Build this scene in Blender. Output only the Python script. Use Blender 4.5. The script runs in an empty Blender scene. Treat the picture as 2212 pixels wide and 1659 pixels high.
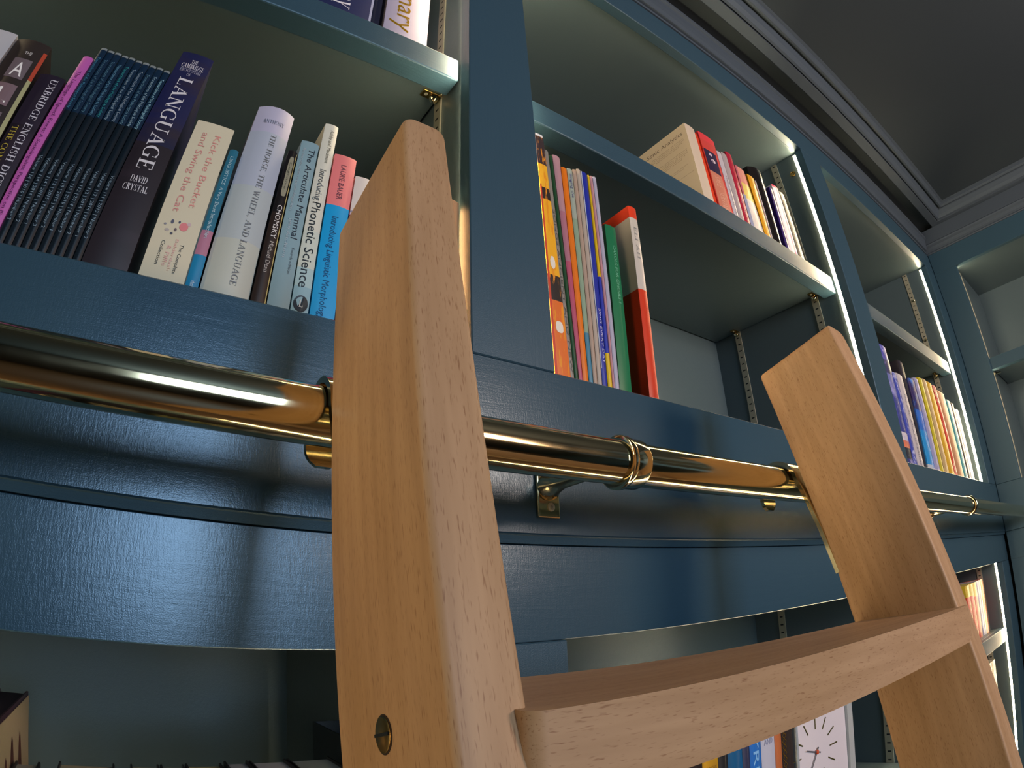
import bpy, bmesh, math, random
from mathutils import Matrix, Vector

random.seed(7)
SC = bpy.context.scene
COL = SC.collection
ZC = 1.75                      # eye height; all z values below are measured from it

# ------------------------------------------------------------------ camera (wide-angle lens with barrel distortion)
cd = bpy.data.cameras.new('camera')
cam = bpy.data.objects.new('camera', cd); COL.objects.link(cam); SC.camera = cam
cam.matrix_world = Matrix(((0.81668623, -0.18063611, -0.54808229, 0), (-0.5755406, -0.32432267, -0.75071154, 0),
                           (-0.0421499, 0.92853939, -0.36883328, ZC), (0, 0, 0, 1)))
cd.type = 'PANO'; cd.sensor_fit = 'HORIZONTAL'; cd.sensor_width = 36.0; cd.clip_start = 0.01
SC.render.engine = 'CYCLES'
CK = 2.212 / 36.0
pc = cd if hasattr(cd, 'fisheye_polynomial_k1') else cd.cycles
pc.panorama_type = 'FISHEYE_LENS_POLYNOMIAL'
pc.fisheye_fov = math.pi
pc.fisheye_polynomial_k0 = 0.0
pc.fisheye_polynomial_k1 = -0.75706045 * CK
pc.fisheye_polynomial_k2 = 0.0
pc.fisheye_polynomial_k3 = 0.02013837 * CK ** 3
pc.fisheye_polynomial_k4 = 0.0

# ------------------------------------------------------------------ world, exposure, lights
w = bpy.data.worlds.new('world'); SC.world = w; w.use_nodes = True
w.node_tree.nodes['Background'].inputs[0].default_value = (0.62, 0.62, 0.66, 1)
w.node_tree.nodes['Background'].inputs[1].default_value = 0.06
vs = SC.view_settings
vs.view_transform = 'Standard'; vs.look = 'None'; vs.gamma = 1.0; vs.use_curve_mapping = False
vs.exposure = 0.0
LED_POWER = 112.0
LED_COLOR = (1.0, 0.77, 0.47)


def area(name, loc, look, sx, sy, power, color):
    l = bpy.data.lights.new(name, 'AREA'); l.shape = 'RECTANGLE'; l.size = sx; l.size_y = sy
    l.energy = power; l.color = color
    o = bpy.data.objects.new(name, l); COL.objects.link(o)
    o.location = Vector(loc) + Vector((0, 0, ZC))
    d = Vector(look) - Vector(loc)
    o.rotation_euler = d.to_track_quat('-Z', 'Y').to_euler()
    return o


area('window_light', (0.42, -2.75, 0.55), (0.25, 0.45, 0.1), 0.80, 1.2, 46, (0.60, 0.78, 1.0))
area('left_warm_fill', (-1.9, -0.5, 0.25), (0.3, 0.3, 0.0), 0.35, 0.5, 7.0, (1.0, 0.74, 0.42))  # added warm fill from the left; no lamp stands there
area('upper_right_fill', (1.2, -1.3, 0.55), (1.9, 0.45, 1.1), 0.5, 0.5, 32, (1.0, 0.69, 0.52))  # added warm fill aimed up at the right-hand frieze, not a fitting


# ------------------------------------------------------------------ materials
def srgb(c):
    if isinstance(c, str):
        c = tuple(int(c[i:i + 2], 16) / 255 for i in (0, 2, 4))
    return tuple((v / 12.92 if v <= 0.04045 else ((v + 0.055) / 1.055) ** 2.4) for v in c) + (1.0,)


MATS = {}


def base_mat(name):
    m = bpy.data.materials.new(name); m.use_nodes = True
    nt = m.node_tree
    return m, nt, nt.nodes['Principled BSDF']


def N(nt, t, **kw):
    n = nt.nodes.new(t)
    for k, v in kw.items():
        if hasattr(n, k): setattr(n, k, v)
        else: n.inputs[k].default_value = v
    return n


def simple(name, col, rough=0.5, metal=0.0, spec=0.5, coat=0.0):
    if name in MATS: return MATS[name]
    m, nt, b = base_mat(name)
    b.inputs['Base Color'].default_value = srgb(col) if not (isinstance(col, tuple) and len(col) == 4) else col
    b.inputs['Roughness'].default_value = rough; b.inputs['Metallic'].default_value = metal
    b.inputs['Specular IOR Level'].default_value = spec
    b.inputs['Specular Tint'].default_value = (0.62, 0.82, 1.0, 1)
    b.inputs['Coat Weight'].default_value = coat
    MATS[name] = m
    return m


def coords(nt, scale, rot=(0, 0, 0)):
    tc = N(nt, 'ShaderNodeTexCoord'); mp = N(nt, 'ShaderNodeMapping')
    mp.inputs['Scale'].default_value = scale; mp.inputs['Rotation'].default_value = rot
    nt.links.new(tc.outputs['Object'], mp.inputs['Vector'])
    return mp.outputs['Vector']


def paint(name, brush=(30, 400, 400), rough=0.38, strength=0.25, grain=0.0, spec=0.5, col=(0.028, 0.066, 0.097, 1)):
    if name in MATS: return MATS[name]
    m, nt, b = base_mat(name)
    v = coords(nt, brush)
    n1 = N(nt, 'ShaderNodeTexNoise', Scale=1.0, Detail=3.0)
    nt.links.new(v, n1.inputs['Vector'])
    v2 = coords(nt, (1100, 1100, 1100))
    n2 = N(nt, 'ShaderNodeTexNoise', Scale=1.0, Detail=2.0)
    nt.links.new(v2, n2.inputs['Vector'])
    add = N(nt, 'ShaderNodeMath', operation='ADD')
    nt.links.new(n1.outputs['Fac'], add.inputs[0]); nt.links.new(n2.outputs['Fac'], add.inputs[1])
    h = add.outputs[0]
    if grain:
        v3 = coords(nt, (4.0, 40, 70))
        wv = N(nt, 'ShaderNodeTexNoise', Scale=1.0, Detail=5.0, Roughness=0.65, Distortion=1.2)
        nt.links.new(v3, wv.inputs['Vector'])
        mu = N(nt, 'ShaderNodeMath', operation='MULTIPLY_ADD'); mu.inputs[1].default_value = grain
        nt.links.new(wv.outputs['Fac'], mu.inputs[0]); nt.links.new(h, mu.inputs[2])
        h = mu.outputs[0]
    bp = N(nt, 'ShaderNodeBump', Strength=strength, Distance=0.0008)
    nt.links.new(h, bp.inputs['Height']); nt.links.new(bp.outputs['Normal'], b.inputs['Normal'])
    b.inputs['Base Color'].default_value = col
    b.inputs['Roughness'].default_value = rough
    b.inputs['Specular IOR Level'].default_value = spec
    b.inputs['Specular Tint'].default_value = (0.62, 0.82, 1.0, 1)
    MATS[name] = m
    return m


def beech(name, axis, tint=1.0, warm=1.0):
    if name in MATS: return MATS[name]
    m, nt, b = base_mat(name)

    def sc(long, across):
        s = [across] * 3; s[axis] = long
        return tuple(s)
    n1 = N(nt, 'ShaderNodeTexNoise', Scale=1.0, Detail=3.0, Roughness=0.55, Distortion=0.6)
    nt.links.new(coords(nt, sc(3.0, 22)), n1.inputs['Vector'])
    n2 = N(nt, 'ShaderNodeTexNoise', Scale=1.0, Detail=1.0)
    nt.links.new(coords(nt, sc(170, 1350)), n2.inputs['Vector'])
    n3 = N(nt, 'ShaderNodeTexNoise', Scale=1.0, Detail=2.0)
    nt.links.new(coords(nt, sc(10, 160)), n3.inputs['Vector'])
    r1 = N(nt, 'ShaderNodeValToRGB')
    r1.color_ramp.elements[0].position = 0.3; r1.color_ramp.elements[1].position = 0.72
    r1.color_ramp.elements[0].color = (0.41 * tint, 0.247 * tint, 0.122 * tint / warm, 1)
    r1.color_ramp.elements[1].color = (0.50 * tint, 0.318 * tint, 0.180 * tint / warm, 1)
    nt.links.new(n1.outputs['Fac'], r1.inputs['Fac'])
    r2 = N(nt, 'ShaderNodeValToRGB')
    r2.color_ramp.elements[0].position = 0.24; r2.color_ramp.elements[1].position = 0.40
    r2.color_ramp.elements[0].color = (0.66, 0.56, 0.50, 1); r2.color_ramp.elements[1].color = (1, 1, 1, 1)
    nt.links.new(n2.outputs['Fac'], r2.inputs['Fac'])
    r3 = N(nt, 'ShaderNodeValToRGB')
    r3.color_ramp.elements[0].position = 0.25; r3.color_ramp.elements[1].position = 0.7
    r3.color_ramp.elements[0].color = (0.86, 0.82, 0.78, 1); r3.color_ramp.elements[1].color = (1.04, 1.03, 1.02, 1)
    nt.links.new(n3.outputs['Fac'], r3.inputs['Fac'])
    mx = N(nt, 'ShaderNodeMix', data_type='RGBA', blend_type='MULTIPLY'); mx.inputs[0].default_value = 1
    nt.links.new(r1.outputs['Color'], mx.inputs[6]); nt.links.new(r2.outputs['Color'], mx.inputs[7])
    mx2 = N(nt, 'ShaderNodeMix', data_type='RGBA', blend_type='MULTIPLY'); mx2.inputs[0].default_value = 1
    nt.links.new(mx.outputs[2], mx2.inputs[6]); nt.links.new(r3.outputs['Color'], mx2.inputs[7])
    nt.links.new(mx2.outputs[2], b.inputs['Base Color'])
    bp = N(nt, 'ShaderNodeBump', Strength=0.22, Distance=0.0006)
    nt.links.new(n3.outputs['Fac'], bp.inputs['Height']); nt.links.new(bp.outputs['Normal'], b.inputs['Normal'])
    b.inputs['Roughness'].default_value = 0.5
    b.inputs['Specular IOR Level'].default_value = 0.35
    MATS[name] = m
    return m


def brass(name, rough, col=(0.80, 0.60, 0.24, 1)):
    if name in MATS: return MATS[name]
    m, nt, b = base_mat(name)
    b.inputs['Metallic'].default_value = 1.0
    n = N(nt, 'ShaderNodeTexNoise', Scale=1.0, Detail=3.0)
    nt.links.new(coords(nt, (30, 90, 90)), n.inputs['Vector'])
    mr = N(nt, 'ShaderNodeMapRange'); mr.inputs[3].default_value = rough * 0.6; mr.inputs[4].default_value = rough * 1.5
    nt.links.new(n.outputs['Fac'], mr.inputs[0]); nt.links.new(mr.outputs[0], b.inputs['Roughness'])
    b.inputs['Base Color'].default_value = col
    MATS[name] = m
    return m


def emit(name, col, strength):
    if name in MATS: return MATS[name]
    m, nt, b = base_mat(name)
    b.inputs['Base Color'].default_value = (0.8, 0.8, 0.8, 1)
    b.inputs['Emission Color'].default_value = tuple(col) + (1,)
    b.inputs['Emission Strength'].default_value = strength
    MATS[name] = m
    return m


def printed(name, bands, rough=0.4, noise=None, coat=0.0):
    """flat colour print: constant bands along the height of the book (object Z in metres)"""
    m, nt, b = base_mat(name)
    b.inputs['Roughness'].default_value = rough
    b.inputs['Coat Weight'].default_value = coat; b.inputs['Coat Roughness'].default_value = 0.15
    if isinstance(bands, str): bands = [(0, bands)]
    if len(bands) == 1 and not noise:
        b.inputs['Base Color'].default_value = srgb(bands[0][1])
        return m
    tc = N(nt, 'ShaderNodeTexCoord'); sp = N(nt, 'ShaderNodeSeparateXYZ')
    nt.links.new(tc.outputs['Object'], sp.inputs[0])
    mu = N(nt, 'ShaderNodeMath', operation='MULTIPLY'); mu.inputs[1].default_value = 2.0
    nt.links.new(sp.outputs['Z'], mu.inputs[0])
    fac = mu.outputs[0]
    rp = N(nt, 'ShaderNodeValToRGB'); rp.color_ramp.interpolation = 'CONSTANT'
    els = rp.color_ramp.elements
    while len(els) > 1: els.remove(els[-1])
    els[0].position = 0; els[0].color = srgb(bands[0][1])
    for z, c in bands[1:]:
        e = els.new(z * 2); e.color = srgb(c)
    nt.links.new(fac, rp.inputs['Fac'])
    out = rp.outputs['Color']
    if noise:
        c2, scale, lo, hi = noise
        nz = N(nt, 'ShaderNodeTexNoise', Scale=1.0, Detail=4.0, Roughness=0.6)
        nt.links.new(coords(nt, scale), nz.inputs['Vector'])
        mr = N(nt, 'ShaderNodeMapRange'); mr.inputs[1].default_value = lo; mr.inputs[2].default_value = hi
        nt.links.new(nz.outputs['Fac'], mr.inputs[0])
        mx = N(nt, 'ShaderNodeMix', data_type='RGBA')
        nt.links.new(mr.outputs[0], mx.inputs[0]); nt.links.new(out, mx.inputs[6])
        mx.inputs[7].default_value = srgb(c2)
        out = mx.outputs[2]
    nt.links.new(out, b.inputs['Base Color'])
    return m


PAINT = paint('teal_paint', (400, 400, 30))
PAINT_H = paint('teal_paint_rail', (30, 400, 400))
PAINT_BEAM = paint('teal_paint_beam', (640, 420, 110), rough=0.24, strength=0.12, grain=1.8, spec=0.7)
PAINT_IN = paint('teal_paint_interior', (160, 160, 160), rough=0.28, strength=0.22, col=(0.070, 0.104, 0.118, 1))
PAINT_CEIL = paint('ceiling_paint', (60, 60, 60), rough=0.6, strength=0.15, col=(0.026, 0.036, 0.045, 1))
PAINT_TRIM_LIT = paint('trim_paint_lit', (60, 60, 60), rough=0.5, strength=0.15, col=(0.050, 0.068, 0.088, 1))  # cabinet paint lightened so the crown and ceiling mouldings look lit
LED_DIM = emit('led_diffuser_dim', LED_COLOR, LED_POWER * .6)
LED_HIGH = emit('led_diffuser_high', LED_COLOR, LED_POWER * 1.4)
BRASS = brass('polished_brass', 0.10, (0.74, 0.64, 0.39, 1))
BRASS_D = brass('aged_brass', 0.22, (0.55, 0.36, 0.12, 1))
STEEL = simple('nickel_strip', (0.62, 0.62, 0.55), 0.4, 0.25)
DARK = simple('dark_slot', (0.02, 0.02, 0.02), 0.8)
LED = emit('led_diffuser', LED_COLOR, LED_POWER)
ALU = simple('channel_grey', (0.10, 0.10, 0.10), 0.6)
PAPER = simple('page_paper', (0.78, 0.75, 0.66), 0.8)
PAPER_O = simple('old_paper', (0.66, 0.6, 0.45), 0.85)


# ------------------------------------------------------------------ mesh helpers
def add_box(bm, x0, x1, y0, y1, z0, z1, bevel=0.0, segs=2, only=None):
    vs_ = [bm.verts.new((x, y, z)) for x in (x0, x1) for y in (y0, y1) for z in (z0, z1)]
    q = [(0, 1, 3, 2), (4, 6, 7, 5), (0, 4, 5, 1), (2, 3, 7, 6), (0, 2, 6, 4), (1, 5, 7, 3)]
    fs = [bm.faces.new([vs_[i] for i in f]) for f in q]
    if bevel:
        es = {e for f in fs for e in f.edges}
        if only: es = {e for e in es if only(e)}
        bmesh.ops.bevel(bm, geom=list(es), offset=bevel, segments=segs, affect='EDGES', profile=0.5)
    return bm


def add_prism(bm, pts, axis, a0, a1):
    """extrude a 2-D outline along an axis; pts are the two other coordinates in order"""
    def mk(p, a):
        c = list(p); c.insert(axis, a)
        return bm.verts.new(c)
    A = [mk(p, a0) for p in pts]; B = [mk(p, a1) for p in pts]
    n = len(pts)
    for i in range(n):
        bm.faces.new((A[i], A[(i + 1) % n], B[(i + 1) % n], B[i]))
    bm.faces.new(A[::-1]); bm.faces.new(B)
    return bm


def add_tube(bm, p0, p1, r, segs=24, r2=None, caps=True):
    p0 = Vector(p0); p1 = Vector(p1); d = (p1 - p0).normalized()
    a = d.orthogonal().normalized(); b = d.cross(a)
    r2 = r if r2 is None else r2
    R0 = [bm.verts.new(p0 + (a * math.cos(t) + b * math.sin(t)) * r) for t in [2 * math.pi * i / segs for i in range(segs)]]
    R1 = [bm.verts.new(p1 + (a * math.cos(t) + b * math.sin(t)) * r2) for t in [2 * math.pi * i / segs for i in range(segs)]]
    for i in range(segs):
        bm.faces.new((R0[i], R0[(i + 1) % segs], R1[(i + 1) % segs], R1[i]))
    if caps: bm.faces.new(R0[::-1]); bm.faces.new(R1)
    return bm


def add_lathe(bm, p0, d, prof, segs=32):
    """prof: (distance along d, radius)"""
    p0 = Vector(p0); d = Vector(d).normalized(); a = d.orthogonal().normalized(); b = d.cross(a)
    rings = []
    for s, r in prof:
        rings.append([bm.verts.new(p0 + d * s + (a * math.cos(t) + b * math.sin(t)) * r)
                      for t in [2 * math.pi * i / segs for i in range(segs)]])
    for A, B in zip(rings, rings[1:]):
        for i in range(segs):
            bm.faces.new((A[i], A[(i + 1) % segs], B[(i + 1) % segs], B[i]))
    bm.faces.new(rings[0][::-1]); bm.faces.new(rings[-1])
    return bm


def strap(bm, path, wid, thick, axis_x0):
    """a flat bar following a path in the YZ plane, width along X"""
    L = []
    n = len(path)
    for i in range(n):
        p = Vector(path[i]); a = Vector(path[max(i - 1, 0)]); c = Vector(path[min(i + 1, n - 1)])
        t = (c - a).normalized(); nn = Vector((-t.y, t.x))
        L.append((p + nn * thick / 2, p - nn * thick / 2))
    rows = []
    for o, q in L:
        rows.append([bm.verts.new((axis_x0, o.x, o.y)), bm.verts.new((axis_x0 + wid, o.x, o.y)),
                     bm.verts.new((axis_x0 + wid, q.x, q.y)), bm.verts.new((axis_x0, q.x, q.y))])
    for A, B in zip(rows, rows[1:]):
        for k in range(4):
            bm.faces.new((A[k], A[(k + 1) % 4], B[(k + 1) % 4], B[k]))
    bm.faces.new(rows[0][::-1]); bm.faces.new(rows[-1])
    return bm


def thing(name, label, cat, loc=(0, 0, 0), group=None, mat=None):
    o = bpy.data.objects.new(name, None); COL.objects.link(o)
    o.empty_display_size = 0.05
    if mat is not None: o.matrix_world = mat
    else: o.location = Vector(loc) + Vector((0, 0, ZC))
    o['label'] = label; o['category'] = cat
    if group: o['group'] = group
    return o


def obj(name, bm, mat, parent=None, local=False, smooth=False, label=None, kind=None, recenter=True):
    """one mesh object; vertices are in scene axes (z from the eye) unless local"""
    bmesh.ops.recalc_face_normals(bm, faces=bm.faces)
    vs_ = bm.verts
    xs = [v.co.x for v in vs_]; ys = [v.co.y for v in vs_]; zs = [v.co.z for v in vs_]
    c = Vector(((min(xs) + max(xs)) / 2, (min(ys) + max(ys)) / 2, min(zs))) if recenter else Vector((0, 0, 0))
    for v in bm.verts: v.co -= c
    me = bpy.data.meshes.new(name); bm.to_mesh(me); bm.free()
    if smooth:
        me.polygons.foreach_set('use_smooth', [True] * len(me.polygons))
        try: me.set_sharp_from_angle(angle=math.radians(40))
        except Exception: pass
    for m in (mat if isinstance(mat, (list, tuple)) else [mat]): me.materials.append(m)
    o = bpy.data.objects.new(name, me); COL.objects.link(o)
    if parent is None:
        o.location = c + Vector((0, 0, ZC))
    else:
        o.parent = parent
        if local: o.location = c
        elif parent.parent: o.location = c + Vector((0, 0, ZC)) - parent.location - parent.parent.location
        else: o.location = c + Vector((0, 0, ZC)) - parent.location
    if label: o['label'] = label
    if kind: o['kind'] = kind
    return o


def nb(): return bmesh.new()


def bx(name, mat, parent, x0, x1, y0, y1, z0, z1, bevel=0.0, **kw):
    return obj(name, add_box(nb(), x0, x1, y0, y1, z0, z1, bevel), mat, parent, **kw)


# ------------------------------------------------------------------ room shell
XW = 2.435        # face of the bookcase on the right wall
FLOOR = -ZC
RX0, RY0 = -2.6, -3.2


def struct(name, bm, mat, **kw):
    return obj(name, bm, mat, None, kind='structure', **kw)


WALLM = simple('room_wall_paint', (0.36, 0.33, 0.30), 0.7)
FLOORM = simple('oak_floor', (0.42, 0.30, 0.20), 0.45)
struct('floor', add_box(nb(), RX0 - .1, 3.0, RY0 - .1, 1.24, FLOOR - .06, FLOOR), FLOORM)
struct('wall_rear', add_box(nb(), RX0 - .1, 3.0, 1.14, 1.24, FLOOR, 1.5), PAINT_IN)
struct('wall_right', add_box(nb(), 2.87, 3.0, RY0, 1.14, FLOOR, 1.5), PAINT_IN)
struct('wall_left', add_box(nb(), RX0 - .1, RX0, RY0, 1.14, FLOOR, 1.5), WALLM)
bm = nb()
WX0, WX1, WZ0, WZ1 = -0.05, 0.95, 0.1, 1.1
add_box(bm, RX0 - .1, WX0, RY0 - .1, RY0, FLOOR, 1.5); add_box(bm, WX1, 3.0, RY0 - .1, RY0, FLOOR, 1.5)
add_box(bm, WX0, WX1, RY0 - .1, RY0, FLOOR, WZ0); add_box(bm, WX0, WX1, RY0 - .1, RY0, WZ1, 1.5)
struct('wall_front', bm, WALLM)
bm = nb()
for a, b_ in ((WX0, WX0 + .05), (WX1 - .05, WX1), (0.43, 0.47)): add_box(bm, a, b_, RY0 - .08, RY0 - .02, WZ0, WZ1)
for a, b_ in ((WZ0, WZ0 + .05), (WZ1 - .05, WZ1)): add_box(bm, WX0, WX1, RY0 - .08, RY0 - .02, a, b_)
struct('window_1', bm, simple('window_white', (0.8, 0.8, 0.78), 0.4))
# ceiling: flat field, and the higher bottom of the slot along the bookcase
struct('ceiling', add_box(nb(), RX0 - .1, 3.0, RY0 - .1, 0.375, 1.34, 1.44), PAINT_CEIL)
struct('ceiling_1', add_box(nb(), RX0 - .1, 3.0, 0.375, 1.24, 1.302, 1.5), PAINT_CEIL)

# moulding of the ceiling, mitred in the corner: (fraction of the run out from the wall, height)
MP = [(-0.03, 1.346), (-0.03, 1.286), (0.0, 1.284), (0.33, 1.286), (0.335, 1.297), (0.37, 1.297), (0.375, 1.290), (0.45, 1.292), (0.56, 1.303), (0.64, 1.320), (0.65, 1.332),
      (0.72, 1.332), (0.73, 1.322), (0.80, 1.322), (0.90, 1.328), (0.91, 1.336), (1.0, 1.3385), (1.0, 1.346)]
YH, YP, XH, XP = 0.3815, 0.089, 2.413, 0.062


def moulding(axis):
    bm = nb()
    A, B = [], []
    for t, z in MP:
        y = YH - YP * t; x = XH - XP * t
        if axis == 'x':
            A.append(bm.verts.new((RX0, y, z))); B.append(bm.verts.new((x, y, z)))
        else:
            A.append(bm.verts.new((x, RY0, z))); B.append(bm.verts.new((x, y, z)))
    n = len(MP)
    for i in range(n):
        bm.faces.new((A[i], A[(i + 1) % n], B[(i + 1) % n], B[i]))
    bm.faces.new(A[::-1]); bm.faces.new(B)
    return bm


struct('trim_1', moulding('x'), PAINT_TRIM_LIT)
struct('trim_2', moulding('y'), PAINT_TRIM_LIT)
struct('trim_3', add_box(nb(), RX0, 2.42, 0.372, 0.384, 1.29, 1.40), PAINT_CEIL)

# ------------------------------------------------------------------ main bookcase
BC = thing('bookcase', 'dark teal painted fitted bookcase filling the rear wall behind the ladder', 'bookcase', (0.9, 0.45, FLOOR))
Y0, YB = 0.45, 0.865
S = [(-0.665, -0.562), (0.283, 0.3856), (1.3235, 1.430), (2.318, 2.435)]       # stiles
ZT, ZF = 1.098, 0.245                                                        # opening of the upper bays
SX0 = -1.6
bays = [(S[0][1], S[1][0]), (S[1][1], S[2][0]), (S[2][1], S[3][0])]
for i, (a, b_) in enumerate(S):
    obj('stile', add_box(nb(), a, b_, Y0, Y0 + .022, ZF, ZT, 0.0012, 1), PAINT, BC)
    obj('stile', add_box(nb(), a, b_, Y0 + .008, Y0 + .03, -1.65, -0.0245, 0.0012, 1), PAINT, BC)
obj('stile', add_box(nb(), SX0, S[0][0] - .9, Y0, Y0 + .022, ZF, ZT), PAINT, BC)
obj('top_rail', add_box(nb(), SX0, XW, Y0, Y0 + .022, ZT, 1.20, 0.0012, 1), PAINT_H, BC)
# bottom rails of the upper bays, running between hairline joints at the stiles
jx = [SX0] + [(a + b_) / 2 - .008 for a, b_ in S[:3]] + [XW]
for a, b_ in ((SX0, XW),):
    obj('lower_rail', add_box(nb(), a + .0004, b_ - .0004, Y0 - .0004, Y0 + .022, 0.0745, ZF - .0004, 0.0015, 1), PAINT_BEAM, BC)
obj('ledge_moulding', add_prism(nb(), [(Y0 - .0004, .0745), (Y0 + .0015, .0735), (Y0 + .004, .0665), (Y0 + .03, .066), (Y0 + .03, .0745)], 0, SX0, XW), PAINT_H, BC)
for a, b_ in ((SX0, XW),):
    obj('frieze_board', add_box(nb(), a + .0003, b_ - .0003, Y0 + .008, Y0 + .03, -0.024, 0.066, 0.0008, 1), PAINT_BEAM, BC)
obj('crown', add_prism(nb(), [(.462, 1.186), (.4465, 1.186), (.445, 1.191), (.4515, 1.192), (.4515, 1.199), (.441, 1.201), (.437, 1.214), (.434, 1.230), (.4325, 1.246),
                              (.427, 1.249), (.426, 1.256), (.430, 1.258), (.462, 1.262)], 0, SX0, 2.412), PAINT_TRIM_LIT, BC)
obj('plinth', add_box(nb(), SX0, XW, Y0 + .04, Y0 + .06, FLOOR, -1.65), PAINT, BC)
# panels behind the face frame
SB = .009        # the side panels stand back from the edge of the frame


def BK(i, z): return 1.10 if (z < 0 and i <= 1) else YB


def PY(z): return Y0 + .022 if z > 0 else Y0 + .03


for zz0, zz1 in ((ZF - .02, ZT + .01), (-1.65, -.02)):
    if zz0 > 0:
        obj('back_panel', add_box(nb(), SX0, XW, YB, YB + .012, zz0, zz1), PAINT_IN, BC)
    else:
        xm = S[1][0] + SB + .018
        obj('back_panel', add_box(nb(), xm, XW, YB, YB + .012, zz0, zz1), PAINT_IN, BC)
        obj('back_panel', add_box(nb(), SX0, xm, 1.10, 1.112, zz0, zz1), PAINT_IN, BC)
    for i, (a, b_) in enumerate(S[:3]):
        obj('side_panel', add_box(nb(), a + SB, a + SB + .018, PY(zz0), BK(i, zz0), zz0, zz1), PAINT_IN, BC)
        obj('side_panel', add_box(nb(), b_ - SB - .018, b_ - SB, PY(zz0), BK(i + 1, zz0), zz0, zz1), PAINT_IN, BC)
    obj('side_panel', add_box(nb(), S[3][0] + SB, S[3][0] + SB + .018, PY(zz0), YB, zz0, zz1), PAINT_IN, BC)
obj('top_panel', add_box(nb(), SX0, XW, Y0 + .022, YB, ZT + .004, ZT + .022), PAINT_IN, BC)
obj('bottom_panel', add_box(nb(), SX0, XW, Y0 + .022, YB, ZF - .022, ZF - .0012), PAINT_IN, BC)
obj('bottom_panel', add_box(nb(), SX0, XW, Y0 + .03, YB, -1.65, -1.63), PAINT_IN, BC)
obj('middle_panel', add_box(nb(), SX0, XW, Y0 + .03, 1.095, -.018, .0), PAINT_IN, BC)


def shelf(x0, x1, ztop, h=.0455, parent=BC, yf=.487):
    s = obj('shelf', add_box(nb(), x0 - .006, x1 + .006, yf + .018, YB - .004, ztop - .026, ztop, .0008, 1), PAINT_IN, parent)
    obj('shelf_lip', add_box(nb(), x0 - .006, x1 + .006, yf, yf + .034, ztop - h, ztop - .0002, .0022, 2), PAINT_H, s)
    return s


shelf(bays[0][0], bays[0][1], .716)
shelf(bays[1][0], bays[1][1], .708)
shelf(bays[2][0], bays[2][1], .708)
shelf(bays[0][0], bays[0][1], -.42)
shelf(bays[1][0], bays[1][1], -.40)
shelf(bays[2][0], bays[2][1], -.245)
shelf(bays[2][0], bays[2][1], -.64)


def standard(xp, side, y, z0, z1, parent=BC, wid=.018):
    """slotted metal strip screwed to a side panel; side = -1 when it faces -X"""
    x0, x1 = (xp - .0025, xp) if side < 0 else (xp, xp + .0025)
    s = obj('shelf_standard', add_box(nb(), x0, x1, y, y + wid, z0, z1), STEEL, parent)
    bm = nb(); z = z0 + .008
    xa = x0 - .0002 if side < 0 else x1 - .0006
    while z < z1 - .006:
        add_box(bm, xa, xa + .0008, y + wid * .28, y + wid * .72, z, z + .0032); z += .0187
    obj('slot', bm, DARK, s, kind='stuff')
    return s


for (xa, xb) in bays:
    for y in (.535, .777):
        for z0, z1 in ((ZF, ZT + .004), (-1.6, -.018)):
            standard(xb + SB, -1, y + .003, z0, z1)
            standard(xa - SB, 1, y + .003, z0, z1)


def clip(x, side, y, z):
    """brass shelf support: a plate under the shelf and a small rounded knuckle"""
    a = obj('shelf_support', add_box(nb(), min(x, x + side * .030), max(x, x + side * .030), y, y + .014, z - .003, z, .0006, 1), BRASS_D, BC)
    bm = nb(); add_lathe(bm, (x + side * .010, y + .007, z - .004), (0, 0, -1), [(0, .006), (.003, .0075), (.007, .006), (.010, .002)], 14)
    obj('knuckle', bm, BRASS, a, smooth=True)
    obj('screw', add_lathe(nb(), (x + side * .023, y + .007, z - .003), (0, 0, -1), [(0, .003), (.001, .0022), (.0012, .0004)], 10), STEEL, a, smooth=True)


for (xa, xb), z in zip(bays, (.716, .708, .708)):
    for y in (.537, .780):
        clip(xb + SB, -1, y, z - .0262); clip(xa - SB, 1, y, z - .0262)
# small socket ring high on the side of the second bay, and spare pegs
obj('socket_ring', add_lathe(nb(), (1.3325, .500, 1.042), (-1, 0, 0), [(0, .0085), (.002, .0085), (.003, .007), (.002, .005), (.0004, .0046)], 20), BRASS_D, BC, smooth=True)
for y, z in ((.542, .985), (.542, .82)):
    obj('peg', add_lathe(nb(), (2.3243, y, z), (-1, 0, 0), [(0, .005), (.006, .005), (.008, .003)], 12), BRASS, BC, smooth=True)

# ------------------------------------------------------------------ bookcase on the right wall
RB = thing('bookcase', 'dark fitted bookcase on the right wall meeting the ladder wall at the corner', 'bookcase', (XW, 0, FLOOR))
ys = [(.354, .45), (-.65, -.55), (-1.65, -1.55), (-2.65, -2.55)]
for a, b_ in ys:
    obj('stile', add_box(nb(), XW, XW + .022, a, b_ - .0005, ZF, ZT, .001, 1), PAINT, RB)
    obj('stile', add_box(nb(), XW + .008, XW + .03, a, b_ - .0005, -1.65, -.0245), PAINT, RB)
    obj('side_panel', add_box(nb(), XW + .022, XW + .41, a + SB, a + SB + .018, -1.65, ZT + .02), PAINT_IN, RB)
    obj('side_panel', add_box(nb(), XW + .022, XW + .41, b_ - SB - .018, b_ - SB, -1.65, ZT + .02), PAINT_IN, RB)
obj('top_rail', add_box(nb(), XW, XW + .022, RY0 + .01, .449, ZT, 1.20, .001, 1), PAINT, RB)
obj('lower_rail', add_box(nb(), XW - .0004, XW + .022, RY0 + .01, .449, .0745, ZF - .0004, .001, 1), PAINT, RB)
obj('frieze_board', add_box(nb(), XW + .008, XW + .03, RY0 + .01, .449, -.024, .074), PAINT, RB)
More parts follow.
